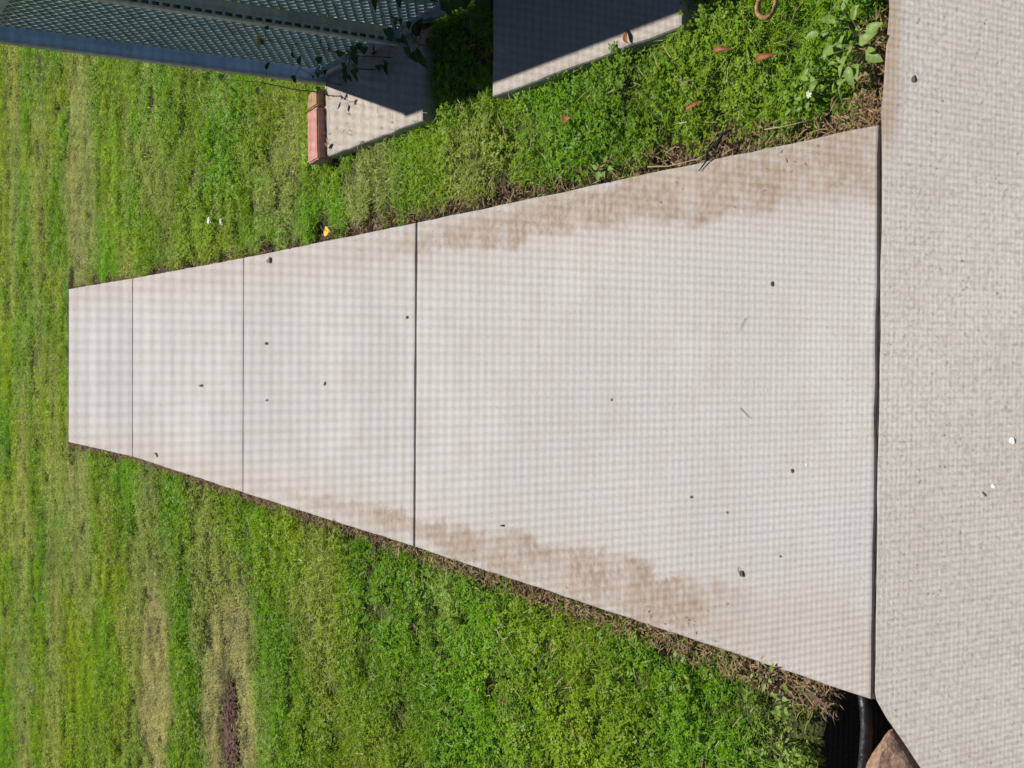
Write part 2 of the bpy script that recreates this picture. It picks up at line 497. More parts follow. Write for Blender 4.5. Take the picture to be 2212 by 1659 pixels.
walk = empty('walkway')
tag(walk, 'pale concrete walkway of slabs leading away across the lawn', 'walkway', kind='structure')
GAPS = [0.0, 0.0025, 0.0030, 0.0055, 0.0]     # half gap at each joint
for i in range(4):
    ga = GAPS[i]; gb = GAPS[i + 1] if i < 3 else 0.0015
    r0, r1, l0, l1 = WALK_R[i], WALK_R[i + 1], WALK_L[i], WALK_L[i + 1]
    poly = [(r0[0], r0[1] - ga), (l0[0], l0[1] - ga), (l1[0], l1[1] + gb), (r1[0], r1[1] + gb)]
    slab('slab', poly, M['slab_far'] if i == 0 else M['slab'], walk, z1=(0.002 if i == 0 else 0.0), bev=0.004, wob=0.0022)
def joint(y0, y1, x0, x1, z, w):
    b = MB(); n = 40
    vs_ = []
    for k in range(n + 1):
        x = x0 + (x1 - x0) * k / n; yy = y0 + (y1 - y0) * k / n
        zz = z + 0.003 * mnoise.noise(Vector((x * 40, yy * 3, 0)))
        vs_ += [(x, yy - w / 2, zz), (x, yy + w / 2, zz), (x, yy + w / 2, -0.08), (x, yy - w / 2, -0.08)]
    fs_ = [(4 * k, 4 * k + 4, 4 * k + 5, 4 * k + 1) for k in range(n)] + [(0, 1, 2, 3)]
    b.add(vs_, fs_)
    return b.build('joint_filler', M['joint'], walk, True)
joint(1.3485, 1.347, -0.54, 0.362, -0.006, 0.011)
joint(3.011, 3.010, -0.536, 0.358, -0.012, 0.009)
joint(4.5085, 4.508, -0.540, 0.357, -0.008, 0.005)
joint(6.278, 6.275, -0.538, 0.366, -0.008, 0.004)
p = slab('patio', PATIO, M['patio'], None, z1=0.002, bev=0.005, wob=0.0022)
tag(p, 'rough pale concrete patio slab at the foot of the walkway', 'patio', kind='structure')

# planting bed behind the mesh fence
bed = MB()
xs, ys = np.arange(1.09, 1.50, 0.04), np.arange(1.42, 4.05, 0.05)
vv = [(x, y, GZ + 0.02 + 0.025 * mnoise.noise(Vector((x * 9, y * 9, 0))) - (0.02 if (x < 1.10 or x > 1.44) else 0)) for x in xs for y in ys]
ny_ = len(ys)
bed.add(vv, [(i * ny_ + j, (i + 1) * ny_ + j, (i + 1) * ny_ + j + 1, i * ny_ + j + 1) for i in range(len(xs) - 1) for j in range(ny_ - 1)])
tag(bed.build('planting_bed', M['bed'], None, True), 'strip of dark soil behind the mesh fence', 'soil', kind='structure')

# bare reddish soil in the lawn
def blob(name, cx, cy, rx, ry, mat, z, rot=0.0, h=0.012, n=26):
    b = MB()
    rings = 6
    vs_ = [(cx, cy, z + h)]
    for r in range(1, rings + 1):
        for k in range(n):
            a = 6.28318 * k / n
            q = r / rings * (1 + 0.28 * mnoise.noise(Vector((math.cos(a) * 2, math.sin(a) * 2, cx))))
            px, py = rx * q * math.cos(a), ry * q * math.sin(a)
            X, Y = cx + px * math.cos(rot) - py * math.sin(rot), cy + px * math.sin(rot) + py * math.cos(rot)
            vs_.append((X, Y, z + h * (1 - (r / rings) ** 2) + 0.006 * mnoise.noise(Vector((X * 30, Y * 30, 0))) - (0.02 if r == rings else 0)))
    fs_ = [(0, 1 + k, 1 + (k + 1) % n) for k in range(n)]
    for r in range(rings - 1):
        for k in range(n):
            a, c = 1 + r * n + k, 1 + r * n + (k + 1) % n
            fs_.append((a, a + n, c + n, c))
    b.add(vs_, fs_)
    return b.build(name, mat, None, True)
SOILP = (-1.56, 4.765, 0.25, 0.115)
tag(blob('bare_soil', SOILP[0], SOILP[1], SOILP[2], SOILP[3], M['bare'], GZ + 0.004, 0.0, 0.016), 'bare patch of reddish brown soil in the lawn', 'soil', kind='structure')

# ------------------------------------------------------------------ concrete pads and brick beside the fence
lbl = ['lit concrete pad with grass growing over it, next to the red brick', 'concrete pad almost wholly in the shade of the mesh fence']
for i, ((x0, x1), (y0, y1)) in enumerate(PADS):
    o = slab('concrete_pad', [(x1, y1), (x0, y1), (x0 + 0.004, y0), (x1, y0)], M['pad'], None, z1=0.0, bev=0.007, wob=0.004)
    tag(o, lbl[i], 'concrete pad', 'concrete pads along the fence')

def brick(name, sx, sy, sz, mat, loc, rz, label, dents=0.002):
    b = MB(); b.box(-sx / 2, sx / 2, -sy / 2, sy / 2, 0, sz)
    me = b.mesh(name, mat)
    bm = bmesh.new(); bm.from_mesh(me)
    bmesh.ops.bevel(bm, geom=list(bm.edges), offset=0.004, segments=2, affect='EDGES')
    bmesh.ops.subdivide_edges(bm, edges=[e for e in bm.edges if e.calc_length() > 0.02], cuts=4, use_grid_fill=True)
    for v in bm.verts:
        q = v.co * 38 + Vector(loc) * 7
        v.co += Vector((mnoise.noise(q), mnoise.noise(q + Vector((9, 0, 0))), mnoise.noise(q + Vector((0, 9, 0))))) * dents
    bm.to_mesh(me); bm.free()
    o = obj(name, me)
    o.location = loc; o.rotation_euler = (0, 0, rz)
    return tag(o, label, 'brick')
brick('brick', 0.170, 0.088, 0.050, M['brick'], (0.706, 3.722, -0.022), math.radians(3.5), 'pink red brick lying at the end of the concrete pad')
brick('brick_fragment', 0.052, 0.084, 0.048, M['mossy'], (0.823, 3.730, -0.022), math.radians(4.0), 'tan mossy broken end of brick beside the red brick', 0.004)

# ------------------------------------------------------------------ mesh fence (posts, rails, expanded metal)
FX, FTOP = 0.865, 1.05
POSTS = [3.690, 3.115, 2.540, 1.965, 1.390]
PW = 0.046
fence = empty('mesh_fence', (FX, 2.54, 0))
tag(fence, 'steel fence with slotted posts and expanded mesh panels beside the concrete pads', 'fence')
def fpart(mb, name, mat):
    me = mb.mesh(name, mat)
    o = obj(name, me, fence)
    return o
PD = 0.048       # depth of a post away from the path
for i, py in enumerate(POSTS):
    b = MB()
    zt = FTOP - 0.03
    if i == 0:
        b.box(0.006, PD, -0.022, -0.004, -0.04, zt)
    else:
        b.box(0.017, PD, -0.022, -0.004, -0.04, zt)
        b.box(0.006, 0.017, -0.006, -0.004, -0.04, zt)     # recessed back of the slots
        z = 0.0
        while z < zt - 0.02:
            b.box(0.006, 0.017, -0.022, -0.006, z, z + 0.009); z += 0.027
    o = obj('post', b.mesh('post', M['post_sky_blue'] if i == 0 else M['post']), fence); o.location = (0, py - 2.54, 0)
    if i == 0: o['label'] = 'end post with the sky reflection painted in blue'
    s = MB()
    s.box(0.0, 0.006, -0.026, 0.0, -0.04, zt)
    obj('lit_edge_strip', s.mesh('lit_edge_strip', M['strip']), o)
b = MB(); b.box(-0.002, PD + 0.004, POSTS[-1] - 0.03 - 2.54, POSTS[0] + 0.004 - 2.54, FTOP - 0.03, FTOP)
fpart(b, 'top_rail', M['post'])
for i in range(4):
    b = MB(); b.box(0.020, PD, POSTS[i + 1] - 0.003 - 2.54, POSTS[i] - 0.023 - 2.54, 0.012, 0.036)
    fpart(b, 'bottom_rail', M['post'])

# expanded metal: staggered diamonds of slanted strands
def expanded_mesh(width, height, LW=0.050, SW=0.027, wid=0.0090, th=0.0016, tilt=0.88):
    b = MB()
    nx_, nz_ = int(width / (LW / 2)), int(height / (SW / 2))
    ct, st_ = math.cos(tilt), math.sin(tilt)
    for i in range(nx_):
        for j in range(nz_ + 1):
            up = (i + j) % 2 == 0
            y0, y1 = i * LW / 2, (i + 1) * LW / 2
            za, zb = j * SW / 2, (j + 1) * SW / 2
            if not up: za, zb = zb, za
            if max(za, zb) > height: continue
            # only every other line of strands carries on, giving diamonds
            w = wid / 2
            # strand cross section is a thin blade turned out of the plane
            off = Vector((st_ * w, 0, ct * w)); nv = Vector((ct * th / 2, 0, -st_ * th / 2))
            A, B = Vector((0, y0, za)), Vector((0, y1, zb))
            vs_ = [A - off - nv, A + off - nv, A + off + nv, A - off + nv, B - off - nv, B + off - nv, B + off + nv, B - off + nv]
            b.add(vs_, [(0, 1, 5, 4), (1, 2, 6, 5), (2, 3, 7, 6), (3, 0, 4, 7)])
    return b
bay = POSTS[0] - POSTS[1]
emb = expanded_mesh(bay - 0.028, FTOP - 0.070).mesh('mesh_panel', M['mesh'])
for i in range(4):
    o = obj('mesh_panel', emb, fence)
    o.location = (0.040, POSTS[i + 1] + 0.001 - 2.54, 0.038)

# ------------------------------------------------------------------ rock, edging and black sheet in the pit by the patio corner
def rock():
    pts = [(-0.586, 1.316, -0.004), (-0.602, 1.308, 0.018), (-0.640, 1.306, 0.040), (-0.720, 1.312, 0.075), (-0.800, 1.318, 0.070), (-0.860, 1.300, 0.020),
           (-0.612, 1.352, -0.060), (-0.650, 1.366, -0.070), (-0.740, 1.392, -0.070), (-0.640, 1.345, 0.005), (-0.720, 1.365, 0.020), (-0.830, 1.370, 0.010),
           (-0.632, 1.262, -0.002), (-0.700, 1.205, -0.006), (-0.800, 1.175, -0.010), (-0.850, 1.230, -0.060), (-0.870, 1.350, -0.070), (-0.620, 1.300, -0.080), (-0.700, 1.250, 0.040)]
    bm = bmesh.new()
    c = Vector((-0.72, 1.30, 0.0))
    vs_ = [bm.verts.new(Vector(p_) - c) for p_ in pts]
    r = bmesh.ops.convex_hull(bm, input=vs_)
    bmesh.ops.delete(bm, geom=[v for v in bm.verts if not v.link_faces], context='VERTS')
    bmesh.ops.bevel(bm, geom=list(bm.edges), offset=0.004, segments=1, affect='EDGES')
    bmesh.ops.triangulate(bm, faces=bm.faces)
    for _ in range(2):
        bmesh.ops.subdivide_edges(bm, edges=[e for e in bm.edges if e.calc_length() > 0.008], cuts=1)
        bmesh.ops.triangulate(bm, faces=bm.faces)
    bm.normal_update()
    for v in bm.verts:
        q = v.co * 30
        v.co += v.normal * (0.0045 * mnoise.noise(q) + 0.0022 * mnoise.noise(q * 3.1))
    me = bpy.data.meshes.new('rock'); bm.to_mesh(me); bm.free()
    me.materials.append(M['rock'])
    o = obj('rock', me); o.location = c
    return tag(o, 'angular brown rock wedged against the patio corner', 'rock')
rock()

edg = empty('landscape_edging', (-0.60, 1.38, 0))
tag(edg, 'black plastic landscape edging between the rock and the lawn', 'edging')
path = [(-0.552, 1.392), (-0.575, 1.386), (-0.610, 1.383), (-0.66, 1.386), (-0.74, 1.397), (-0.86, 1.415), (-1.05, 1.43), (-1.4, 1.42)]
b = MB(); b.tube([(x + 0.60, y - 1.38, -0.028) for x, y in path], 0.011, 10)
b.build('bead', M['black'], edg, True)
b = MB()
for sgn in (0,):
    vs_ = []
    for x, y in path:
        for z in (-0.034, -0.07, -0.11, -0.16):
            vs_.append((x + 0.60, y - 1.38 + 0.012 + 0.002 * math.sin(x * 90 + z * 60), z))
    fs_ = [(i * 4 + k, i * 4 + k + 1, i * 4 + 5 + k, i * 4 + 4 + k) for i in range(len(path) - 1) for k in range(3)]
    b.add(vs_, fs_)
    vs2 = [(x, y - 0.004, z) for x, y, z in vs_]
    b.add(vs2, [tuple(reversed(f)) for f in fs_])
b.build('wall', M['black'], edg, True)
# wrinkled black sheet lining the hollow
b = MB()
xs = np.linspace(-0.85, -0.558, 26); ys = np.linspace(1.392, 1.505, 12)
vs_ = []
for x in xs:
    for y in ys:
        z = float(ground_z(np.array(x), np.array(y))) + 0.006 + 0.010 * mnoise.noise(Vector((x * 40, y * 40, 2))) + 0.014 * max(0.0, mnoise.noise(Vector((x * 14, y * 18, 7))))
        vs_.append((x, y + 0.008 * mnoise.noise(Vector((x * 30, 5, 1))), max(z, -0.15)))
b.add(vs_, [(i * 12 + j, (i + 1) * 12 + j, (i + 1) * 12 + j + 1, i * 12 + j + 1) for i in range(25) for j in range(11)])
tag(b.build('plastic_sheet', M['sheet'], None, True), 'wrinkled black plastic sheet lining the hollow beside the walkway corner', 'plastic sheet')

# ------------------------------------------------------------------ lawn: clumps of blades and clover scattered over the soil
PROTO = bpy.data.collections.new('lawn_clumps')        # not linked to the scene, only instanced

def clump_grass(k, n, R, hmin, hmax, wmin, wmax, lean):
    b = MB()
    r = random.Random(100 + k)
    for _ in range(n):
        a = r.random() * 6.283; rad = R * math.sqrt(r.random())
        base = Vector((rad * math.cos(a), rad * math.sin(a), -0.004))
        h = r.uniform(hmin, hmax); w = r.uniform(wmin, wmax)
        la = r.random() * 6.283; le = 0.25 + r.random() * lean
        out = Vector((math.cos(la), math.sin(la), 0))
        dirv = (out * le + Vector((0, 0, 1))).normalized()
        side = Vector((0, 0, 1)).cross(out); side = (side + Vector((0, 0, r.uniform(-.5, .5)))).normalized()
        d2 = (out * (le + r.uniform(0.6, 2.2)) + Vector((0, 0, r.uniform(-0.2, 0.8)))).normalized()
        p0, p1 = base, base + dirv * h * 0.6
        p2 = p1 + d2 * h * r.uniform(0.45, 0.7)
        b.add([p0 - side * w * .4, p0 + side * w * .4, p1 - side * w * .5, p1 + side * w * .5, p2], [(0, 1, 3, 2), (2, 3, 4)])
    return b.mesh('grass_clump', M['grass'])

def clump_clover(k, n, R, flowers=0):
    b = MB()
    r = random.Random(300 + k)
    for _ in range(n):
        a = r.random() * 6.283; rad = R * math.sqrt(r.random())
        h = r.uniform(0.014, 0.042)
        c = Vector((rad * math.cos(a), rad * math.sin(a), h))
        tilt = Vector((r.uniform(-.5, .5), r.uniform(-.5, .5), 1)).normalized()
        u = tilt.orthogonal().normalized(); v = tilt.cross(u)
        s = r.uniform(0.0028, 0.0056); a0 = r.random() * 6.283
        for q in range(3):
            aa = a0 + q * 2.094
            d = u * math.cos(aa) + v * math.sin(aa); e = tilt.cross(d)
            up = tilt * s * r.uniform(0.0, 0.35)
            b.add([c, c + d * s * 0.75 + e * s * 0.62 + up, c + d * s * 1.45 + e * s * 0.25 + up, c + d * s * 1.45 - e * s * 0.25 + up, c + d * s * 0.75 - e * s * 0.62 + up],
                  [(0, 1, 2, 3, 4)])
    for _ in range(flowers):
        a = r.random() * 6.283; rad = R * math.sqrt(r.random())
        c = Vector((rad * math.cos(a), rad * math.sin(a), r.uniform(0.036, 0.05))); s = 0.0022
        b.add([c + Vector(q) * s for q in ((1, 0, 0), (0, 1, 0), (-1, 0, 0), (0, -1, 0), (0, 0, 1.2), (0, 0, -1.2))],
              [(0, 1, 4), (1, 2, 4), (2, 3, 4), (3, 0, 4), (1, 0, 5), (2, 1, 5), (3, 2, 5), (0, 3, 5)], 1)
    return b.mesh('clover_clump', [M['clover'], M['yellow']])

protos = []
for k in range(5):
    protos.append(clump_grass(k, 74, 0.044, 0.024, 0.052, 0.0014, 0.0028, 1.0))       # 0-4 grass
for k in range(3):
    protos.append(clump_clover(k, 52, 0.044))                                          # 5-7 clover
protos.append(clump_clover(9, 30, 0.040, 5))                                           # 8 clover with tiny flowers
protos.append(clump_grass(20, 26, 0.035, 0.045, 0.085, 0.0022, 0.0042, 1.1))           # 9 longer blades
for i, me in enumerate(protos):
    o = bpy.data.objects.new('clump_%02d' % i, me)
    PROTO.objects.link(o)

def keep_lawn(x, y, m=0.03):
    xl, xr = walk_edges(y)
    k = ~((x > xl - m * 1.5) & (x < xr + m * 1.5) & (y < 7.955 + 0.095) & (y > 1.2))
    pp = np.array(PATIO)
    for dx, dy in ((0, 0), (m, 0), (-m, 0), (0, m), (0, -m), (m * .7, -m * .7)):
        k &= ~in_poly(x + dx, y + dy, PATIO)
    for (x0, x1), (y0, y1) in PADS:
        k &= ~((x > x0 - 0.012) & (x < x1 + 0.01) & (y > y0 - 0.006) & (y < y1 + 0.01))
    k &= ~((x > 1.02) & (x < 1.46) & (y > 1.38) & (y < 4.0))
    k &= ~((x > 0.62) & (x < 0.85) & (y > 3.66) & (y < 3.78))
    k &= ~((((x + 0.70) / 0.160) ** 4 + ((y - 1.405) / 0.108) ** 4) < 1)
    k &= ~((x < -0.56) & (x > -0.95) & (y < 1.40))
    return k

def dryness(x, y):
    d = np.zeros_like(x)
    def el(cx, cy, rx, ry, a):
        w = 1 + 0.8 * (fbm(x, y, 5.0, 40) - 0.5)
        q = np.sqrt(((x - cx) / rx) ** 2 + ((y - cy) / ry) ** 2) * w
        return a * np.clip(1.25 - q, 0, 0.45) / 0.45
    for e in [(1.05, 7.75, 0.85, 0.45, .52), (0.8, 7.85, 0.4, 0.2, .65), (-0.95, 7.85, 0.6, 0.40, .50), (2.3, 7.9, .8, .35, .35), (-1.60, 5.95, 0.62, 0.30, .80), (-1.45, 6.1, 0.9, 0.42, .40), (-2.4, 5.9, 0.7, 0.35, .45),
              (-1.48, 4.76, 0.52, 0.36, .80), (-1.08, 5.05, 0.38, 0.25, .40), (-2.2, 8.6, 2.2, .35, .35), (0.9, 9.2, 1.8, .3, .3),
              (0.62, 4.12, 0.25, 0.16, .38), (0.50, 3.42, 0.16, 0.18, .40), (0.5, 2.75, .12, .16, .3), (-2.6, 9.9, 2.5, .4, .4), (1.6, 10.3, 1.6, .35, .35)]:
        d = np.maximum(d, el(*e))
    d = np.maximum(d, 0.30 * np.clip((fbm(x, y, 2.2, 60) - 0.60) / 0.15, 0, 1))
    return d

def scatter(n, x0, x1, y0, y1, scl, seed):
    r = np.random.default_rng(seed)
    x = r.uniform(x0, x1, n); y = r.uniform(y0, y1, n)
    k = keep_lawn(x, y)
    bare = ((x - SOILP[0]) / (SOILP[2] + .02)) ** 2 + ((y - SOILP[1]) / (SOILP[3] + .02)) ** 2
    k &= ~((bare < 1.0) & (r.random(n) < 0.88))
    x, y = x[k], y[k]; n = len(x)
    dry = dryness(x, y)
    hue = np.clip((fbm(x, y, 1.9, 80) - 0.36) / 0.34, 0, 1)
    far = np.clip((y - 4.0) / 5.0, 0, 1)
    hue = np.clip(hue * (0.75 + 0.25 * far) + 0.10 * far, 0, 1)
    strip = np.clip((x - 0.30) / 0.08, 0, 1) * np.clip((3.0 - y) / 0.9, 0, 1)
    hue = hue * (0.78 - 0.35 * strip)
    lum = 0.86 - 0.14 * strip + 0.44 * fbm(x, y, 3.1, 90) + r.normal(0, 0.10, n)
    cl = fbm(x, y, 1.6, 120)
    clover_p = np.clip((cl - 0.40) / 0.45, 0.06, 0.42)
    kind = np.where(r.random(n) < clover_p, r.integers(5, 8, n), r.integers(0, 5, n))
    fl = (r.random(n) < 0.16) & (kind >= 5) & (x < -0.5)
    kind[fl] = 8
    lng = (r.random(n) < 0.035)
    kind[lng] = 9
    kind[(dry > 0.5)] = r.integers(0, 5, int((dry > 0.5).sum()))
    # closely mown and trimmed next to the walkway
    sc = scl * r.uniform(0.75, 1.15, n) * (1 - 0.25 * dry)
    return x, y, dry, hue, lum, kind, sc

parts_ = [scatter(9500, -2.2, 1.9, 1.2, 4.6, 1.0, 1), scatter(12500, -3.6, 3.2, 4.6, 8.6, 1.12, 2), scatter(7500, -4.6, 4.2, 8.6, 12.5, 1.35, 3),
          scatter(5000, -7, 7, 12.5, 18, 1.8, 4), scatter(5000, -6.5, -2.2, 0.6, 8.6, 1.5, 5), scatter(4500, 1.9, 6.0, 1.0, 8.6, 1.5, 6)]
X, Y, DRY, HUE, LUM, KIND, SCL = [np.concatenate([p_[i] for p_ in parts_]) for i in range(7)]
Z = ground_z(X, Y)
npt = len(X)
me = bpy.data.meshes.new('lawn_grass')
me.vertices.add(npt)
me.vertices.foreach_set('co', np.stack([X, Y, Z], -1).astype(np.float32).ravel())
def attr(name, typ, data):
    a = me.attributes.new(name, typ, 'POINT')
    a.data.foreach_set('vector' if typ == 'FLOAT_VECTOR' else 'value', data)
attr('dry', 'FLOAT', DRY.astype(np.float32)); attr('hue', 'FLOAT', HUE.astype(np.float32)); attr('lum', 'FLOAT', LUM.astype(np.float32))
attr('kind_id', 'INT', KIND.astype(np.int32)); attr('scl', 'FLOAT', SCL.astype(np.float32))
rot = np.zeros((npt, 3), np.float32); rot[:, 2] = rng.uniform(0, 6.283, npt)
attr('rot', 'FLOAT_VECTOR', rot.ravel())
lawn = obj('lawn_grass', me)
tag(lawn, 'short mown lawn of grass and clover with dry patches', 'grass', kind='stuff')
ng = bpy.data.node_groups.new('lawn_scatter', 'GeometryNodeTree')
ng.interface.new_socket('Geometry', in_out='INPUT', socket_type='NodeSocketGeometry')
ng.interface.new_socket('Geometry', in_out='OUTPUT', socket_type='NodeSocketGeometry')
gi, go = ng.nodes.new('NodeGroupInput'), ng.nodes.new('NodeGroupOutput')
iop = ng.nodes.new('GeometryNodeInstanceOnPoints')
ci = ng.nodes.new('GeometryNodeCollectionInfo')
ci.inputs['Collection'].default_value = PROTO
ci.inputs['Separate Children'].default_value = True
ci.inputs['Reset Children'].default_value = True
iop.inputs['Pick Instance'].default_value = True
def named(nm, dt):
    q = ng.nodes.new('GeometryNodeInputNamedAttribute'); q.data_type = dt; q.inputs['Name'].default_value = nm
    return q.outputs['Attribute']
ng.links.new(gi.outputs[0], iop.inputs['Points'])
ng.links.new(ci.outputs[0], iop.inputs['Instance'])
ng.links.new(named('kind_id', 'INT'), iop.inputs['Instance Index'])
ng.links.new(named('rot', 'FLOAT_VECTOR'), iop.inputs['Rotation'])
ng.links.new(named('scl', 'FLOAT'), iop.inputs['Scale'])
ng.links.new(iop.outputs[0], go.inputs[0])
md = lawn.modifiers.new('scatter', 'NODES'); md.node_group = ng

# ------------------------------------------------------------------ dry clippings and thatch along the cut edges of the walkway
def litter(name, n, sampler, mat, lmin, lmax, w, label, up=0.25, seed=1, cat='clippings'):
    b = MB(); r = random.Random(seed)
    for _ in range(n):
        x, y, z = sampler(r)
        a = r.random() * 6.283; L = r.uniform(lmin, lmax); ww = r.uniform(0.6, 1.2) * w
        d = Vector((math.cos(a), math.sin(a), r.uniform(-0.1, up))).normalized()
        s = d.cross(Vector((r.uniform(-.5, .5), r.uniform(-.5, .5), 1))).normalized() * ww / 2
        p0 = Vector((x, y, z)); pm = p0 + d * L * 0.5 + Vector((0, 0, r.uniform(0, 0.15) * L)); p1 = p0 + d * L + s * r.uniform(-3, 3)
        b.add([p0 - s, p0 + s, pm + s, pm - s, p1], [(0, 1, 2, 3), (3, 2, 4)])
    return tag(b.build(name, mat), label, cat, kind='stuff')
def s_left(r):
    y = 1.45 + (r.random() ** 1.5) * 6.5
    xl, _ = walk_edges(np.array(y))
    wdt = 0.030 + 0.026 * max(0, 1 - (y - 1.45) / 2.2)
    return float(xl) - r.random() * wdt + 0.004, y, -0.036 + r.random() * 0.036
def s_right(r):
    y = 1.38 + (r.random() ** 1.6) * 6.5
    _, xr = walk_edges(np.array(y))
    return float(xr) + r.random() * 0.055 - 0.003, y, -0.050 + r.random() * 0.040
def s_corner(r):
    return 0.375 + r.random() ** 1.5 * 0.17, 1.355 + r.random() ** 1.3 * 0.07, -0.038 + r.random() * 0.03
def s_end(r):
    return r.uniform(-0.6, 0.4), 7.96 + r.random() * 0.03, -0.04 + r.random() * 0.02
litter('dry_clippings', 5200, s_left, M['thatch'], 0.008, 0.030, 0.0024, 'brown dried grass clippings along the walkway edge away from the fence', 0.3, 3)
litter('dry_thatch', 3000, s_right, M['thatch'], 0.008, 0.035, 0.0022, 'brown thatch in the cut gap of the walkway edge facing the fence', 0.3, 4)
litter('corner_debris', 420, s_corner, M['thatch'], 0.008, 0.032, 0.0026, 'dead brown stems in the corner between walkway and patio', 0.4, 5)
def s_soil(r):
    a = r.random() * 6.283; q = math.sqrt(r.random())
    return SOILP[0] + SOILP[2] * q * math.cos(a), SOILP[1] + SOILP[3] * q * math.sin(a), GZ + 0.012 + r.random() * 0.012
litter('wood_scraps', 260, s_soil, M['bare'], 0.02, 0.06, 0.008, 'small reddish wood scraps strewn over the bare soil', 0.15, 6, 'wood scraps')
def s_pad(r):
    return 0.64 + r.random() * 0.2, 2.99 + r.random() * 0.68, 0.003 + r.random() * 0.004
litter('pad_clippings', 130, s_pad, M['straw'], 0.010, 0.045, 0.0022, 'pale clippings strewn on the concrete pad by the brick', 0.12, 8)
def s_lawn(r):
    while True:
        x, y = r.uniform(-1.8, 0.85), r.uniform(1.4, 5.5)
        if keep_lawn(np.array([x]), np.array([y]))[0]: return x, y, GZ + 0.035 + r.random() * 0.018
litter('lawn_clippings', 1300, s_lawn, M['straw'], 0.012, 0.05, 0.0018, 'loose pale mown blades lying on top of the lawn', 0.25, 9)

def s_dirt(r):
    y = 1.42 + r.random() ** 1.2 * 2.2
    xl, xr = walk_edges(np.array(y))
    if r.random() < 0.55: return float(xr) - 0.012 - abs(r.gauss(0, 0.045)), y, 0.0015 + r.random() * 0.001
    return float(xl) + 0.012 + abs(r.gauss(0, 0.05)), y + 0.25, 0.0015 + r.random() * 0.001
litter('dirt_crumbs', 170, s_dirt, M['crumb'], 0.002, 0.009, 0.0018, 'brown crumbs of dirt on the stained borders of the walkway', 0.04, 12, 'dirt')
# two long straws at the walkway edge, one long blade in the lawn
def straw(pts, r, label, mat='straw'):
    b = MB(); c = Vector(pts[0]); b.tube([Vector(p_) - c for p_ in pts], r, 5, taper=0.5)
    o = b.build('straw', M[mat], None, True); o.location = c
    return tag(o, label, 'straw')
straw([(0.378, 1.95, 0.004), (0.370, 1.88, 0.006), (0.372, 1.80, 0.005), (0.384, 1.735, 0.004)], 0.0016, 'long pale straw lying along the walkway edge near the dark twig')
straw([(0.402, 1.62, -0.004), (0.398, 1.56, 0.002), (0.400, 1.50, -0.002)], 0.0014, 'short pale straw in the gap near the patio corner')
straw([(-0.672, 2.53, 0.012), (-0.700, 2.47, 0.018), (-0.728, 2.43, 0.016), (-0.765, 2.375, 0.010)], 0.0015, 'long pale blade lying on the lawn beside the walkway')
b = MB()
b.tube([(0, 0, 0.003), (-0.012, 0.030, 0.006), (-0.028, 0.055, 0.004)], 0.0022, 6, taper=0.5)
b.tube([(-0.012, 0.030, 0.006), (0.002, 0.020, 0.014), (0.020, -0.010, 0.012)], 0.0035, 6, taper=0.6)
b.tube([(0.010, 0.0, 0.010), (0.030, -0.020, 0.012), (0.034, -0.036, 0.006)], 0.0045, 6, taper=0.5)
o = b.build('twig', M['twig'], None, True); o.location = (0.378, 1.735, 0.0)
tag(o, 'dark forked twig poking over the walkway edge', 'twig')

# ------------------------------------------------------------------ scraps on the concrete
def scrap(name, x, y, L, W, rot, mat, label, cat, group=None, z=0.004, thick=0.25, seed=0):
    r = random.Random(seed + int(x * 1000) + int(y * 777))
    if name == 'seed_scrap': L *= 0.8; W *= 0.8; thick = 0.12
    b = MB(); n = 9
    top, bot = [], []
    for k in range(n):
        a = 6.283 * k / n
        q = 0.75 + 0.4 * r.random()
        px, py = L / 2 * math.cos(a) * q, W / 2 * math.sin(a) * q
        lift = 0.35 * W * (abs(math.sin(a)) * r.random())
        top.append((px, py, z + W * thick * 0.5 + lift)); bot.append((px * .9, py * .9, 0.0))
    vs_ = top + bot + [(0, 0, z + W * thick)]
    fs_ = [(k, (k + 1) % n, 2 * n) for k in range(n)] + [(n + k, n + (k + 1) % n, (k + 1) % n, k) for k in range(n)] + [tuple(range(2 * n - 1, n - 1, -1))]
    b.add(vs_, fs_)
    o = b.build(name, mat); o.location = (x, y, 0.0); o.rotation_euler = (0, 0, rot)
    return tag(o, label, cat, group)
G1 = 'dark scraps on the walkway'
def slab_label(y, big):
    w = 'elongated dark seed scrap' if big else 'tiny dark speck of debris'
    if y > 4.51: return w + ' on the second walkway slab from its far end'
    if y > 3.01: return w + ' on the middle walkway slab level with the brick'
    return w + ' on the walkway slab touching the patio'
for x, y, L, W, a in [(0.030, 4.234, .030, .012, .2), (-0.145, 5.049, .036, .014, .1), (-0.496, 5.785, .040, .016, 2.4), (-0.418, 2.52, .018, .007, .1)]:
    scrap('seed_scrap', x, y, W, L, a, M['dark_bit'], slab_label(y, True), 'scrap', G1, 0.002)
for x, y, L, W, a in [(-0.176, 4.227, .016, .008, .4), (-0.101, 3.669, .018, .008, 1.0), (0.36, 4.0, .012, .006, 0.2), (0.10, 3.06, .012, .009, 0.5)]:
    scrap('seed_scrap', x, y, W, L, a, M['dark_bit'], slab_label(y, False), 'scrap', G1, 0.002)
for x, y, L, W, a, bg_ in [(-0.095, 2.071, .007, .006, 0, 0), (0.127, 1.589, .013, .007, 0.1, 1), (-0.198, 1.533, .011, .007, .1, 1), (-0.272, 1.804, .010, .006, 1.8, 1), (-0.29, 1.70, .005, .004, 0, 0), (-0.35, 1.56, .006, .004, .6, 0)]:
    scrap('seed_scrap', x, y, L, W, a, M['dark_bit'], slab_label(y, bool(bg_)), 'scrap', G1, 0.001)
scrap('dry_leaf', 0.331, 4.197, 0.022, 0.026, 0.3, M['grey_leaf'], 'grey dry leaf on the walkway near the yellow petal', 'leaf', None, 0.002)
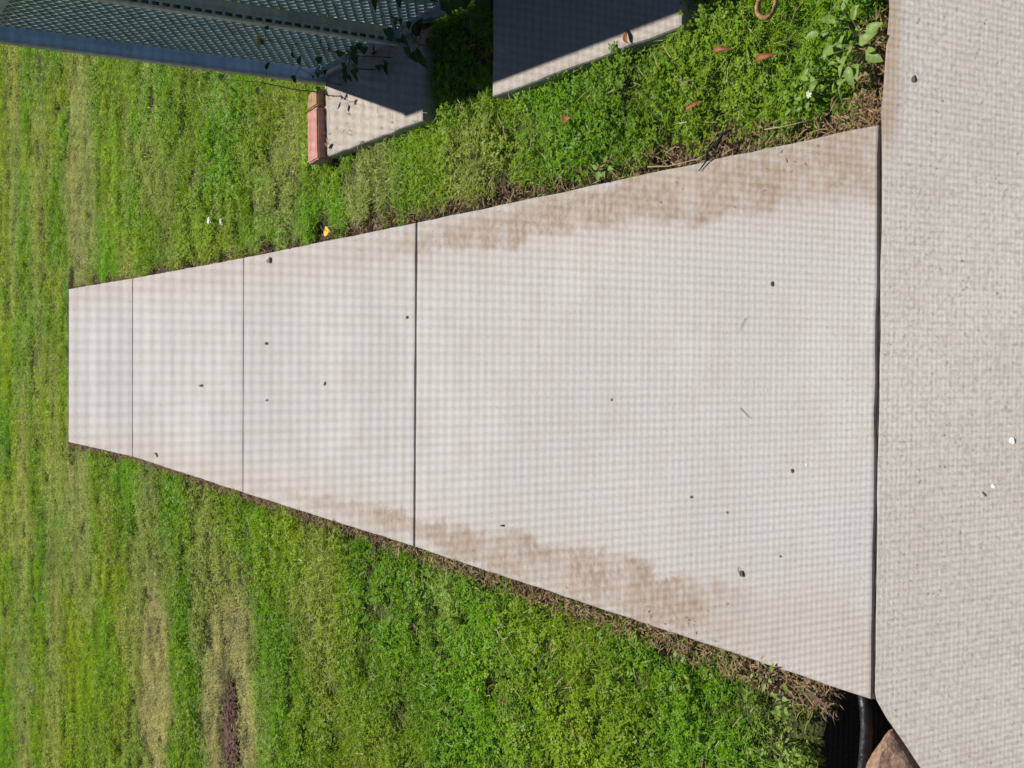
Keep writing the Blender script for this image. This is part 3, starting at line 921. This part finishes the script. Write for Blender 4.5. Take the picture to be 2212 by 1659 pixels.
o = scrap('curled_leaf', -0.396, 1.658, 0.012, 0.009, 0.5, M['dark_bit'], 'curled dark leaf with a thin stalk on the walkway', 'leaf', None, 0.002)
b = MB(); b.tube([(0, 0, 0.004), (0.008, 0.004, 0.005), (0.013, 0.002, 0.003)], 0.0008, 5)
b.build('stalk', M['dark_bit'], o, True)
scrap('leaf_scrap', 0.425, 1.282, 0.014, 0.009, 0.3, M['brown_leaf'], 'brown wedge of dry leaf on the patio', 'leaf', None, 0.002)
scrap('white_petal', -0.117, 1.096, 0.011, 0.009, 0.8, M['white_petal'], 'larger white petal lying on the patio', 'petal', None, 0.002, 0.15)
scrap('white_petal', -0.184, 1.127, 0.007, 0.006, 0.8, M['white_petal'], 'small white petal beside a dark splinter on the patio', 'petal', None, 0.002, 0.15)
scrap('splinter', -0.197, 1.142, 0.010, 0.004, 0.9, M['dark_bit'], 'dark splinter beside a white petal on the patio', 'scrap', None, 0.002)
for x, y in ((0.043, 1.712), (0.35, 1.19), (0.45, 1.18), (-0.06, 1.60), (-0.185, 1.50), (0.30, 1.30)):
    scrap('white_grit', x, y, 0.0035, 0.003, 0.3, M['white_petal'], 'tiny white grain on the walkway slab touching the patio' if y > 1.35 else 'tiny white grain on the patio', 'grit', 'white grains on the concrete', 0.001)
straw([(-0.095, 1.668, 0.0025), (-0.106, 1.652, 0.0028), (-0.112, 1.640, 0.0025)], 0.0007, 'hair thin grey stem on the walkway', 'grey_leaf')
straw([(0.068, 1.655, 0.0025), (0.060, 1.662, 0.0028), (0.046, 1.672, 0.0025)], 0.0006, 'second hair thin grey stem on the walkway towards the fence side', 'grey_leaf')

# yellow petal at the walkway edge
b = MB()
b.leaf((0, 0, 0), (0.3, 1, 0.35), (0, -0.4, 1), 0.044, 0.028, 0.35, 0.2, seg=5)
b.leaf((0.004, 0.004, 0.002), (-0.5, 1, 0.6), (0, -0.4, 1), 0.030, 0.022, 0.3, 0.2, seg=4)
o = b.build('yellow_petal', M['yellow'], None, True); o.location = (0.386, 3.630, 0.002)
tag(o, 'bright yellow petal at the edge of the walkway', 'petal')

# dry orange leaves in the grass strip between fence and walkway
def dry_leaf(x, y, L, W, a, mat, label, z=0.006, curl=0.6):
    b = MB(); b.leaf((0, 0, 0), (math.cos(a), math.sin(a), 0.35), (0, 0, 1), L, W, curl, 0.5, seg=6)
    b.tube([(-math.cos(a) * L * .3, -math.sin(a) * L * .3, -0.004), (0, 0, 0)], 0.0008, 5)
    o = b.build('dry_leaf', mat, None, True); o.location = (x, y, z)
    return tag(o, label, 'leaf', None)
dry_leaf(0.522, 2.232, 0.034, 0.020, 1.9, M['orange_leaf'], 'broad orange dry leaf in the grass strip by the fence')
dry_leaf(0.566, 1.745, 0.040, 0.012, -1.7, M['orange_leaf'], 'narrow curled orange leaf standing in the grass near the tan ring', 0.010)
dry_leaf(0.524, 1.630, 0.042, 0.012, -1.5, M['orange_leaf'], 'narrow rusty leaf in the grass near the patio weeds', 0.010)
dry_leaf(0.470, 1.828, 0.036, 0.010, -1.3, M['orange_leaf'], 'small rusty leaf in the grass above the dark twig', 0.006)
dry_leaf(-0.565, 1.482, 0.055, 0.009, -1.9, M['brown_leaf'], 'long brown leaf hanging into the hollow', 0.004, 0.3)
dry_leaf(-0.76, 2.98, 0.024, 0.014, 1.0, M['brown_leaf'], 'small brown leaf on the lawn away from the fence', 0.004)
dry_leaf(0.660, 3.655, 0.040, 0.016, -1.4, M['orange_leaf'], 'dark red leaf leaning on the red brick', 0.006, 0.2)
dry_leaf(0.640, 2.02, 0.03, 0.014, 0.3, M['orange_leaf'], 'orange leaf at the edge of the shaded concrete pad', 0.004)
# tan curled ring of bark
b = MB()
pts = []
for k in range(15):
    a = 6.283 * k / 15.5
    pts.append((0.026 * math.cos(a) * (1 + 0.15 * math.sin(2 * a)), 0.017 * math.sin(a), 0.004 * math.sin(a)))
b.tube(pts, 0.0052, 7, taper=0.75)
o = b.build('bark_ring', M['tan'], None, True); o.location = (0.612, 1.597, 0.016); o.rotation_euler = (0.2, 0.35, 0.2)
tag(o, 'tan curled ring of bark lying in the grass', 'bark')

# ------------------------------------------------------------------ weeds and vines
def weed(x, y, n, L, W, spread, label, seed, mat='weed', h=0.04, group=None, flower=None):
    root = empty('weed', (x, y, GZ))
    r = random.Random(seed)
    for k in range(n):
        a = r.random() * 6.283; q = spread * (0.25 + 0.75 * r.random())
        hh = h * r.uniform(0.6, 1.25) + 0.02
        tip = Vector((q * math.cos(a), q * math.sin(a), hh))
        b = MB()
        b.tube([(0, 0, -0.005), tip * 0.5 + Vector((0, 0, 0.012)), tip], 0.0011, 5, 1)
        a2 = a + r.uniform(-.9, .9)
        l_ = L * r.uniform(0.7, 1.2)
        b.leaf(tip, (math.cos(a2), math.sin(a2), r.uniform(-0.15, 0.5)), (r.uniform(-.3, .3), r.uniform(-.3, .3), 1), l_, W * l_ / L, r.uniform(0.05, 0.35), 0.18, 0, 5, 0.75)
        b.build('leaf', [M[mat], M['stem']], root, True)
    return tag(root, label, 'weed', group)
weed(0.505, 1.392, 12, 0.030, 0.016, 0.050, 'broad leaved pale weed leaning on the patio edge', 3)
weed(0.545, 1.425, 10, 0.024, 0.012, 0.045, 'leafy weed in the grass beside the pale patio weed', 4)
weed(0.470, 1.450, 11, 0.020, 0.008, 0.045, 'narrow leaved weed near the corner of patio and walkway', 5)
weed(0.440, 1.500, 7, 0.016, 0.010, 0.035, 'small round leaved weed beside a white bloom', 6)
weed(0.40, 2.10, 6, 0.020, 0.012, 0.03, 'pale weed at the walkway edge by the long straw', 7)
weed(-0.600, 1.545, 9, 0.016, 0.009, 0.030, 'leafy weed hanging over the black hollow', 8, h=0.035)
weed(-0.675, 1.540, 9, 0.018, 0.009, 0.030, 'glossy weed at the rim of the hollow away from the walkway', 9, h=0.04)
weed(-0.56, 1.60, 8, 0.014, 0.008, 0.04, 'low weed in the clippings by the walkway', 10, h=0.03)
weed(-0.62, 1.83, 7, 0.016, 0.010, 0.035, 'round leaved weed beside the band of clippings', 11, h=0.035)
# white bloom near the patio corner and pale flower heads in the lawn
def bloom(x, y, r_, label, z=0.016, mat='pale_petal', n=8, seed=2):
    root = empty('flower', (x, y, z))
    b = MB(); b.tube([(0, 0, GZ - z), (0, 0, 0)], 0.001, 5)
    b.build('stem', M['stem'], root, True)
    rr = random.Random(seed)
    for k in range(n):
        a = 6.283 * k / n
        b = MB(); b.leaf((0, 0, 0), (math.cos(a), math.sin(a), rr.uniform(0.2, 0.8)), (0, 0, 1), r_, r_ * 0.6, 0.3, 0.2, seg=3)
        b.build('petal', M[mat], root, True)
    return tag(root, label, 'flower')
bloom(0.438, 1.490, 0.0075, 'whitish bloom in the grass near the patio corner')
bloom(0.539, 4.921, 0.017, 'white bloom in the lawn between brick and walkway end', 0.008, 'white_petal', 9, 5)
bloom(0.515, 4.72, 0.016, 'smaller pale bloom beside the white bloom in the lawn', 0.02, 'pale_petal', 7, 6)

def vine(pts, n, label, seed, L=0.034, flower=False, mat='vine', jit=0.05):
    c = Vector(pts[0])
    root = empty('vine', c)
    r = random.Random(seed)
    P = [Vector(p_) - c for p_ in pts]
    b = MB(); b.tube(P, 0.0022, 6, taper=0.5); b.build('stem', M['stem'], root, True)
    for k in range(n):
        t = r.random() * (len(P) - 1); i = min(int(t), len(P) - 2)
        q = P[i].lerp(P[i + 1], t - i)
        a = r.random() * 6.283
        d = Vector((math.cos(a) - 0.3, math.sin(a), r.uniform(-0.4, 0.5)))
        tip = q + d.normalized() * r.uniform(0.01, jit)
        b = MB(); b.tube([q, tip], 0.0008, 4, 1)
        b.leaf(tip, d + Vector((0, 0, -0.3)), (-0.6, 0, 0.8), L * r.uniform(.7, 1.3), L * r.uniform(.6, 1.0), 0.25, 0.15, 0, 5, 0.6)
        b.build('leaf', [M[mat], M['stem']], root, True)
    if flower:
        e = P[-1]
        for k in range(6):
            a = 6.283 * k / 6
            b = MB(); b.leaf(e, (math.cos(a) - .4, math.sin(a), 0.5), (0, 0, 1), 0.020, 0.015, 0.3, 0.2, seg=3)
            b.build('petal', M['yellow'], root, True)
    return tag(root, label, 'vine')
vine([(0.85, 3.16, -0.04), (0.845, 3.20, 0.10), (0.840, 3.16, 0.24), (0.838, 3.145, 0.40)], 12, 'vine with a yellow flower climbing the slotted fence post', 21, 0.028, True)
vine([(0.85, 3.72, -0.04), (0.842, 3.70, 0.10), (0.845, 3.67, 0.22), (0.842, 3.69, 0.37)], 8, 'dark vine climbing the blue end post', 22, 0.026)
vine([(0.84, 3.55, -0.02), (0.835, 3.52, 0.06), (0.838, 3.45, 0.14), (0.84, 3.40, 0.20)], 12, 'leafy vine at the foot of the mesh between the two far posts', 23, 0.028)
vine([(0.84, 3.30, -0.02), (0.83, 3.28, 0.06), (0.832, 3.20, 0.12), (0.84, 3.10, 0.16)], 20, 'dense vine at the foot of the slotted fence post', 24, 0.030)
vine([(0.83, 2.95, -0.04), (0.82, 2.90, 0.05), (0.83, 2.82, 0.13), (0.84, 2.72, 0.22)], 24, 'vine in the shade between the two concrete pads', 25, 0.042)
vine([(0.84, 2.62, -0.04), (0.83, 2.60, 0.08), (0.84, 2.50, 0.22), (0.845, 2.45, 0.36)], 24, 'vine climbing the mesh above the shaded pad', 26, 0.042)
for k, (y, sd_, hh, nl) in enumerate(((3.55, 31, .16, 26), (3.28, 32, .22, 34), (3.02, 33, .42, 60), (2.76, 34, .70, 110), (2.50, 35, .95, 140), (2.24, 36, 1.05, 140), (1.98, 37, 1.05, 140), (1.72, 38, 1.05, 140), (1.48, 39, 1.0, 120))):  # low plants by the far posts; tall ones added to block sky light
    nm = ['first', 'second', 'third', 'fourth', 'fifth', 'sixth', 'seventh', 'eighth', 'ninth'][k]
    vine([(1.22, y, -0.03), (1.18, y - 0.02, hh * .35), (1.12, y - 0.05, hh * .7), (1.10, y - 0.02, hh)], nl, 'leafy bush behind the mesh (tall ones added for shade), %s from the blue post' % nm, sd_, 0.075 if k > 2 else 0.06, False, 'vine', 0.17)

# ------------------------------------------------------------------ the insect screen of the house door the place is seen through
SY = 0.166
sd = empty('screen_door', (0.0, SY, 0.002))
tag(sd, 'fine dark insect screen of a sliding door standing on the patio', 'screen door')
SWD, SHT, PIT, WR = 1.80, 2.04, 0.00141, 0.000029
b = MB()
wr = random.Random(77)
def wire(p0, p1, r, u, n=6):
    # a slightly wavering square wire; u is the in-plane sideways direction
    p0, p1, u = Vector(p0), Vector(p1), Vector(u); f = Vector((0, 1, 0))
    vs_, fs_ = [], []
    ph = wr.random() * 50
    for k in range(n + 1):
        t = k / n
        c = p0.lerp(p1, t) + u * (PIT * 0.06 * mnoise.noise(Vector((t * 7, ph, 0.5))))
        c = c + u * (PIT * 1.3 * mnoise.noise(Vector((c.x * 3.1, c.z * 3.1, 2.0 + 5 * u.x))))
        vs_ += [c - u * r - f * r, c + u * r - f * r, c + u * r + f * r, c - u * r + f * r]
    for k in range(n):
        q = 4 * k
        fs_ += [(q, q + 1, q + 5, q + 4), (q + 1, q + 2, q + 6, q + 5), (q + 2, q + 3, q + 7, q + 6), (q + 3, q, q + 4, q + 7)]
    b.add(vs_, fs_)
for k in range(int((SWD - 0.06) / PIT)):
    x = -SWD / 2 + 0.03 + (k + wr.uniform(-.03, .03)) * PIT
    wire((x, 0, 0.04), (x, 0, SHT - 0.04), WR * wr.uniform(0.9, 1.12), (1, 0, 0), 14)
for k in range(int((SHT - 0.08) / PIT)):
    z = 0.04 + (k + wr.uniform(-.03, .03)) * PIT
    wire((-SWD / 2 + 0.03, 0, z), (SWD / 2 - 0.03, 0, z), WR * wr.uniform(0.9, 1.12), (0, 0, 1), 14)
o = b.build('wire_mesh', M['wire'], sd); o['kind'] = 'stuff'
for nm, x0, x1, z0, z1 in (('stile', -SWD / 2, -SWD / 2 + 0.045, 0, SHT), ('stile', SWD / 2 - 0.045, SWD / 2, 0, SHT),
                           ('top_rail', -SWD / 2 + 0.0455, SWD / 2 - 0.0455, SHT - 0.05, SHT), ('bottom_rail', -SWD / 2 + 0.0455, SWD / 2 - 0.0455, 0, 0.06)):
    q = MB(); q.box(x0, x1, -0.012, 0.012, z0, z1)
    me = bevel_mesh(q.mesh(nm, M['alu']), 0.003)
    obj(nm, me, sd)
